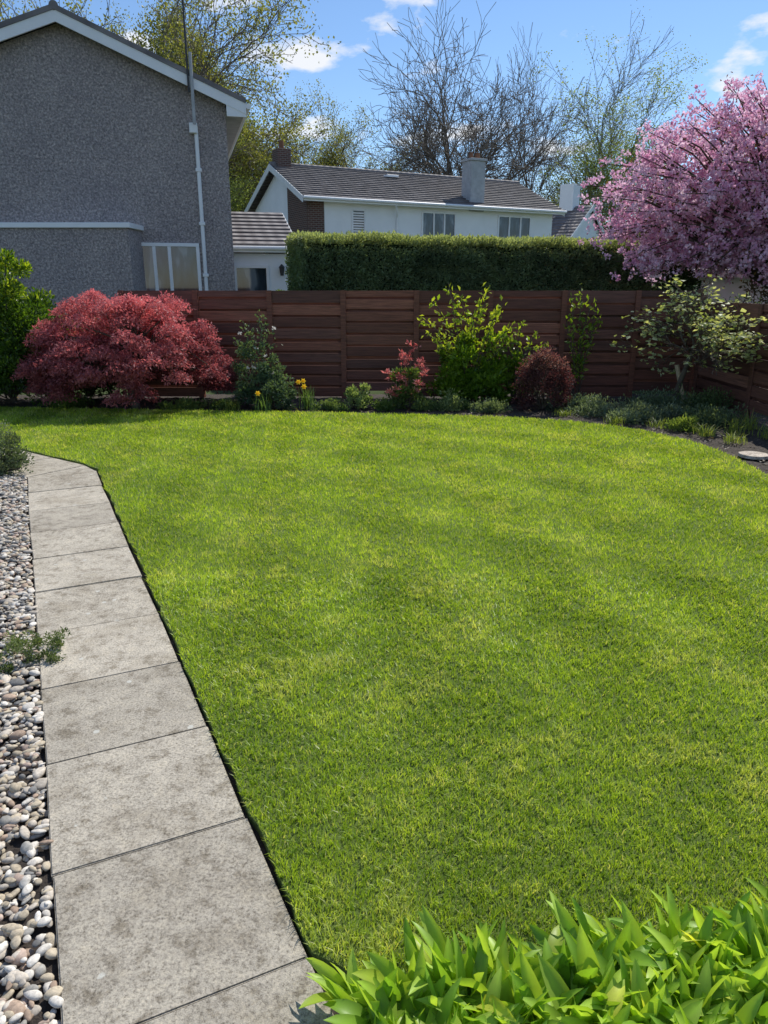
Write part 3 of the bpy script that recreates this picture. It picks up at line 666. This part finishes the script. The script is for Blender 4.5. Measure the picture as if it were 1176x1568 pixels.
def tree_meshes(seed,length,r,maxlev,leafn=0,lsz=.15,c0=None,c1=None,bark=M_bark2,lspread=.25,leafmat=M_leaf,lfrac=1.0,**kw):
    rng=random.Random(seed); segs,tips=grow(rng,length,r,maxlev,**kw)
    P0=np.array([s[0] for s in segs]);P1=np.array([s[1] for s in segs]);R0=np.array([s[2] for s in segs]);R1=np.array([s[3] for s in segs]);lv=np.array([s[4] for s in segs])
    Vs=[];Fs=[];o=0
    for m,S in ((lv<=1,8),((lv>1)&(lv<=3),5),(lv>3,3)):
        if m.sum()==0: continue
        V,F=tubes(P0[m],P1[m],R0[m],R1[m],S); Vs.append(V);Fs.append(F[0]+o);o+=len(V)
    V=np.vstack(Vs);F=np.vstack(Fs); out=[(V,F)]
    if leafn:
        T=np.array(tips); cell=vnoise(T[:,0]*.7+T[:,2]*.5,T[:,1]*.7-T[:,2]*.4,60+seed); T=T[(cell>1-lfrac)&(R.random(len(T))<.9)]
        T=np.repeat(T,leafn,0); n=len(T); P=T+R.normal(0,lspread,(n,3)); L=lsz*R.uniform(.6,1.4,n)
        V,F,C4=leaves(P,rand_unit(n)+np.array([0,0,-.2]),L,L*.7,colmix(n,c0,c1)); out.append((V,F,C4))
    hgt=np.quantile(P1[:,2],.995)
    return out,hgt,bark,leafmat,(np.quantile(P1[:,0],.99)-np.quantile(P1[:,0],.01))
_meshcache={}
def place_tree(name,key,spec,x,y,height,rz=0,sx=1.0,bare=False,width=None):
    if key not in _meshcache:
        out,hgt,bark,lm,wdt=spec()
        a=npmesh("tmpb",out[0][0],[out[0][1]],bark,smooth=True); ms=[("branches",a.data)]; bpy.data.objects.remove(a)
        if len(out)>1:
            a=npmesh("tmpl",out[1][0],[out[1][1]],lm,out[1][2]); ms.append(("foliage",a.data)); bpy.data.objects.remove(a)
        _meshcache[key]=(ms,hgt,wdt)
    ms,hgt,wdt=_meshcache[key]; root=empty(name,(x,y,-.1),rz); s=height/hgt; s2=s*sx
    if width: s2=width/wdt
    root.scale=(s2,s2,s)
    for nm,me in ms:
        if bare and nm=="foliage": continue
        link(bpy.data.objects.new(nm,me),root)
    return root
oak=lambda: tree_meshes(4,5.2,.36,5,0,wig=.20,trop=.02,ang=(25,55),ratio=(.60,.80),start=.8,rmin=.014,limbs=8,l1=.90,limbang=(6,62),n0=3)
tall=lambda: tree_meshes(5,10,.20,4,5,.10,(.18,.20,.07),(.36,.38,.15),wig=.12,trop=.05,ang=(20,48),ratio=(.48,.66),start=.25,rmin=.012,n0=14,l1=.6,lspread=.3,lfrac=.5)
leafy=lambda: tree_meshes(8,5,.4,5,24,.12,(.15,.17,.045),(.40,.41,.13),wig=.18,trop=.02,ang=(28,58),ratio=(.58,.78),start=.5,rmin=.014,lspread=.26,lfrac=.50,n0=4,limbs=7,l1=.95,limbang=(8,68))
leafy2=lambda: tree_meshes(12,9,.24,4,34,.12,(.16,.22,.06),(.42,.50,.17),wig=.14,trop=.04,ang=(25,55),ratio=(.50,.68),start=.2,rmin=.012,lspread=.38,lfrac=.62,n0=13,l1=.65)
place_tree("bare_tree","oak",oak,4.3,50,15.7,.3,width=11.0)
place_tree("bare_tree","tall",tall,.2,56,12.8,3.6,width=7)
place_tree("bare_tree","tall",tall,9.4,52,15.2,1.0,1.25,True,width=6)
place_tree("bare_tree","tall",tall,12.0,51,15.6,2.6,width=7)
place_tree("bare_tree","tall",tall,10.6,56,16.0,4.6,1.2,True,width=6)
place_tree("bare_tree","tall",tall,18.5,58,14.5,5.2,width=8)
place_tree("leafy_tree","leafy2",leafy2,14.8,50,14.3,.4,width=8.5)
place_tree("leafy_tree","leafy",leafy,-12.8,44,17.5,.5,width=13)
place_tree("leafy_tree","leafy",leafy,-7.4,47,11.6,2.2,width=9)
place_tree("leafy_tree","leafy",leafy,-2.8,55,12.0,3.9,width=9)
place_tree("leafy_tree","leafy",leafy,-24,45,19,1.5,width=14)
place_tree("leafy_tree","leafy2",leafy2,-8.6,40,9.6,1.2,width=6)
place_tree("leafy_tree","leafy2",leafy2,27,60,13,5.2,width=9)
n=42000; x=R.uniform(-40,50,n); top=4.6+2.4*vnoise(x*.25,x*0+3,31)+1.6*vnoise(x*.9,x*0,32); z=top*R.random(n)**.6; y=66+R.uniform(-3,3,n)
V,F,C4=leaves(np.stack([x,y,z],-1),rand_unit(n),R.uniform(.25,.5,n),R.uniform(.2,.35,n),colmix(n,(.12,.125,.06),(.32,.31,.15)))
npmesh("distant_woodland",V,[F],M_leaf,C4)

# ---- conifer hedge
HG=empty("clipped_hedge",(-1.58,15.0,0),math.atan2(3.0,8.6)); HL=9.1; HH=2.62
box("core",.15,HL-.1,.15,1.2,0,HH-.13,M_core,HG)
n=95000; f=R.random(n)
xh=R.uniform(0,HL,n); topm=f<.30; endm=(f>.93)
yy=np.where(topm,R.uniform(0,1.3,n),R.uniform(-.02,.14,n)); zz=np.where(topm,HH+R.uniform(-.14,.02,n),1.0+(HH-1.0)*R.random(n)**.85)
bulge=.12*(vnoise(xh*1.6,zz*1.6,21)-.5)+.10*(vnoise(xh*5,zz*5,22)-.5); yy=np.where(topm,yy,yy+bulge+.34*np.clip((zz-HH+.42)/.42,0,1)**2)
zz=zz+np.where(topm,.10*(vnoise(xh*2.2,yy*2,23)-.5),0)+.05*(vnoise(xh*.7,xh*0,24)-.5)*(zz>2)+.06*(vnoise(xh*9,yy*5,27)-.5)*(zz>2.3)
xh=np.where(endm,R.uniform(-.05,.1,n),xh); yy=np.where(endm,R.uniform(0,1.3,n),yy)
D=np.where(topm[:,None],np.array([0,-.4,.8]),np.array([0,-.8,.15]))+rand_unit(n)*.7
cl=vnoise(xh*6,zz*6,25)*.6+vnoise(xh*1.5,zz*2,26)*.4; lit_rim=np.clip((zz-HH+.36)/.34,0,1)  # sunlit upper edge of the hedge, painted into the leaf colour
C=colmix(n,(.09,.14,.08),(.25,.34,.18),base=cl); ct=colmix(n,(.24,.30,.15),(.55,.60,.34)); C=C*(1-lit_rim[:,None]*.85)+ct*lit_rim[:,None]*.85
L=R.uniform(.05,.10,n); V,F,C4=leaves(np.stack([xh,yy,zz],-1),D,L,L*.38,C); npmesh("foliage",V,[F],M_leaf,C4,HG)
bush("box_bush",-1.62,13.2,0,.42,.4,1.72,7000,.05,(.06,.12,.02),(.20,.30,.06),M_leaf,60,.3,.5,.4,rough=.5)
bush("beech_hedge",7.6,14.6,0,1.7,.6,1.72,14000,.07,(.07,.055,.035),(.22,.165,.10),M_leaf,120,.22,.5,.1,stems=False)
bush("evergreen_bush",5.7,15.2,0,1.0,.7,1.95,14000,.08,(.02,.04,.015),(.08,.12,.04),M_leaf,90,.25,.5,.1)

# ---- cherry tree
CH=empty("cherry_tree",(7.75,14.6,0))
ctr=np.array([0,0,3.2]); P0=[];P1=[];R0=[];R1=[]; PP=[]
P0.append(np.array([.2,0,-.1]));P1.append(np.array([0,0,1.5]));R0.append(.17);R1.append(.14)
nl=470; dr=rand_unit(nl); dr[:,2]=dr[:,2]*.85+.10; dr=nrm(dr)
lobes=R.uniform(.80,1.04,24); lobd=rand_unit(24)
for q in range(nl):
    v=dr[q]; sc=np.array([4.05,2.6,2.2])
    lb=lobes[np.argmax(lobd@v)]
    rr_=lb*R.uniform(.86,1.08); t=ctr+v*sc*rr_
    t[2]=max(t[2],1.85+.35*R.random()); h_=np.array([0,0,1.5])+R.normal(0,.05,3); m1=h_+(t-h_)*.4+np.array([0,0,.45]); m2=h_+(t-h_)*.75+np.array([0,0,.40])+R.normal(0,.10,3)
    P0+=[h_,m1,m2];P1+=[m1,m2,t]; R0+=[.05,.028,.014];R1+=[.028,.014,.006]
    for s in np.arange(.45,1.02,.042):
        a= m1+(m2-m1)*((s-.4)/.35) if s<.75 else m2+(t-m2)*((s-.75)/.25)
        for _ in range(2):
            PP.append(a+R.normal(0,.11,3))
PP=np.array(PP); kk=R.random(len(PP))<.87; PP=PP[kk]
V,F=tubes(np.array(P0),np.array(P1),np.array(R0),np.array(R1),6); npmesh("branches",V,F,M_bark,parent=CH,smooth=True)
pt=13; cen=np.repeat(PP,pt,0); n=len(cen); o_=rand_unit(n); P=cen+o_*.07*R.uniform(.4,1,(n,1))
tone=np.repeat(R.random(len(PP)),pt); C=colmix(n,(.72,.36,.54),(.95,.75,.86),base=tone)
L=R.uniform(.04,.07,n); V,F,C4=leaves(P,nrm(o_*.3+rand_unit(n)),L,L*.85,C,.2); npmesh("blossom",V,[F],M_pet,C4,CH)
n=9000; k=R.integers(0,len(PP),n); L=R.uniform(.05,.09,n); V,F,C4=leaves(PP[k]+R.normal(0,.08,(n,3)),rand_unit(n)+np.array([0,0,-.5]),L,L*.45,colmix(n,(.14,.06,.05),(.26,.18,.08))); npmesh("young_leaves",V,[F],M_leaf,C4,CH)

# ---- small staked tree
ST=place_tree("crab_apple_tree","crab",lambda: tree_meshes(23,.95,.03,4,2,.052,(.30,.36,.11),(.72,.74,.44),bark=M_bark,wig=.22,trop=.03,ang=(30,65),ratio=(.5,.68),start=.85,rmin=.003,lspread=.028,lfrac=.72,limbs=7,l1=.66,limbang=(20,75),n0=5),4.22,10.95,1.85,0,width=1.75)
cyl("stake",(.14,-.05,0),(.02,-.03,.75),.02,.02,M_timber,ST,8)

bush("thyme_plant",-1.72,3.25,-.02,.2,.26,.11,2600,.016,(.06,.10,.03),(.24,.30,.13),M_leaf,30,.3,.4,.4,stems=False)
bush("heather_plant",-3.75,6.9,-.02,.34,.36,.42,5000,.03,(.06,.10,.05),(.22,.27,.17),M_leaf,40,.3,.5,.4)

# ------------------------------------------------------------------ wild garlic bed
WG=empty("wild_garlic",(0,0,-.03))
edge_x=[-.34,-.16,.0,.4,1.1,2.5,4.2]; edge_y=[1.15,1.40,1.40,1.50,1.62,1.76,2.0]
n=11000; x=R.uniform(-.32,2.0,n); y=R.uniform(.6,2.0,n); k=(y<np.interp(x,edge_x,edge_y)-.03+.10*(vnoise(x*5,y*5,41)-.5)) ; x=x[k];y=y[k]
rel=np.stack([x,y],-1)-O; ac=rel@nn; k=ac>.63; x=x[k];y=y[k]; n=len(x)
tilt=R.uniform(.1,1.25,n); az=R.uniform(0,2*np.pi,n); Lg=R.uniform(.13,.25,n); Wd=Lg*R.uniform(.065,.105,n)
TS=9; t=np.linspace(0,1,TS); pos=np.stack([x,y,np.zeros(n)],-1); hd=np.stack([np.cos(az),np.sin(az),0*az],-1); sdv=np.stack([-np.sin(az),np.cos(az),0*az],-1)
tw=R.normal(0,1.0,n); bend=R.uniform(.1,1.9,n); Vg=[]; Cgl=[]
el=np.pi/2-tilt*.55
C0=colmix(n,(.17,.33,.035),(.44,.60,.09)); yl=(R.random(n)<.04)[:,None]; C0=np.where(yl,C0*np.array([1.5,1.15,1.2]),C0)
for j in range(TS):
    e_=el-bend*t[j]**1.5
    dirv=hd*np.cos(e_)[:,None]+np.array([0,0,1])*np.sin(e_)[:,None]
    if j>0: pos=pos+dirv*(Lg/(TS-1))[:,None]
    nv=-hd*np.sin(e_)[:,None]+np.array([0,0,1])*np.cos(e_)[:,None]
    a=tw*t[j]; s_=sdv*np.cos(a)[:,None]+nv*np.sin(a)[:,None]; nv2=nv*np.cos(a)[:,None]-sdv*np.sin(a)[:,None]
    u=max(0,(t[j]-.18)/.82); prof=(.07 if u<=0 else .07+ (math.sin(math.pi*min(1,u**.85))**.85)) if u<1 else .0
    wj=(Wd*prof)[:,None]; wave=(.14*np.sin(t[j]*9+az*3))[:,None]
    Vg+=[pos-s_*wj+nv2*wj*(.45+wave),pos,pos+s_*wj+nv2*wj*(.45-wave)]
    sh_=.82+.28*t[j]; Cgl+=[C0*sh_*.95,C0*sh_*1.3,C0*sh_*.95]
Vg=np.stack(Vg,1).reshape(-1,3); Cgl=np.stack(Cgl,1).reshape(-1,3); b=(np.arange(n)*TS*3)[:,None]; Fg=[]
for j in range(TS-1):
    for q in (0,1): Fg.append(b+np.array([3*j+q,3*j+q+1,3*(j+1)+q+1,3*(j+1)+q]))
npmesh("leaves",Vg,[np.vstack(Fg)],M_garlic,Cgl,WG,smooth=True)
print("objects",len(bpy.data.objects))
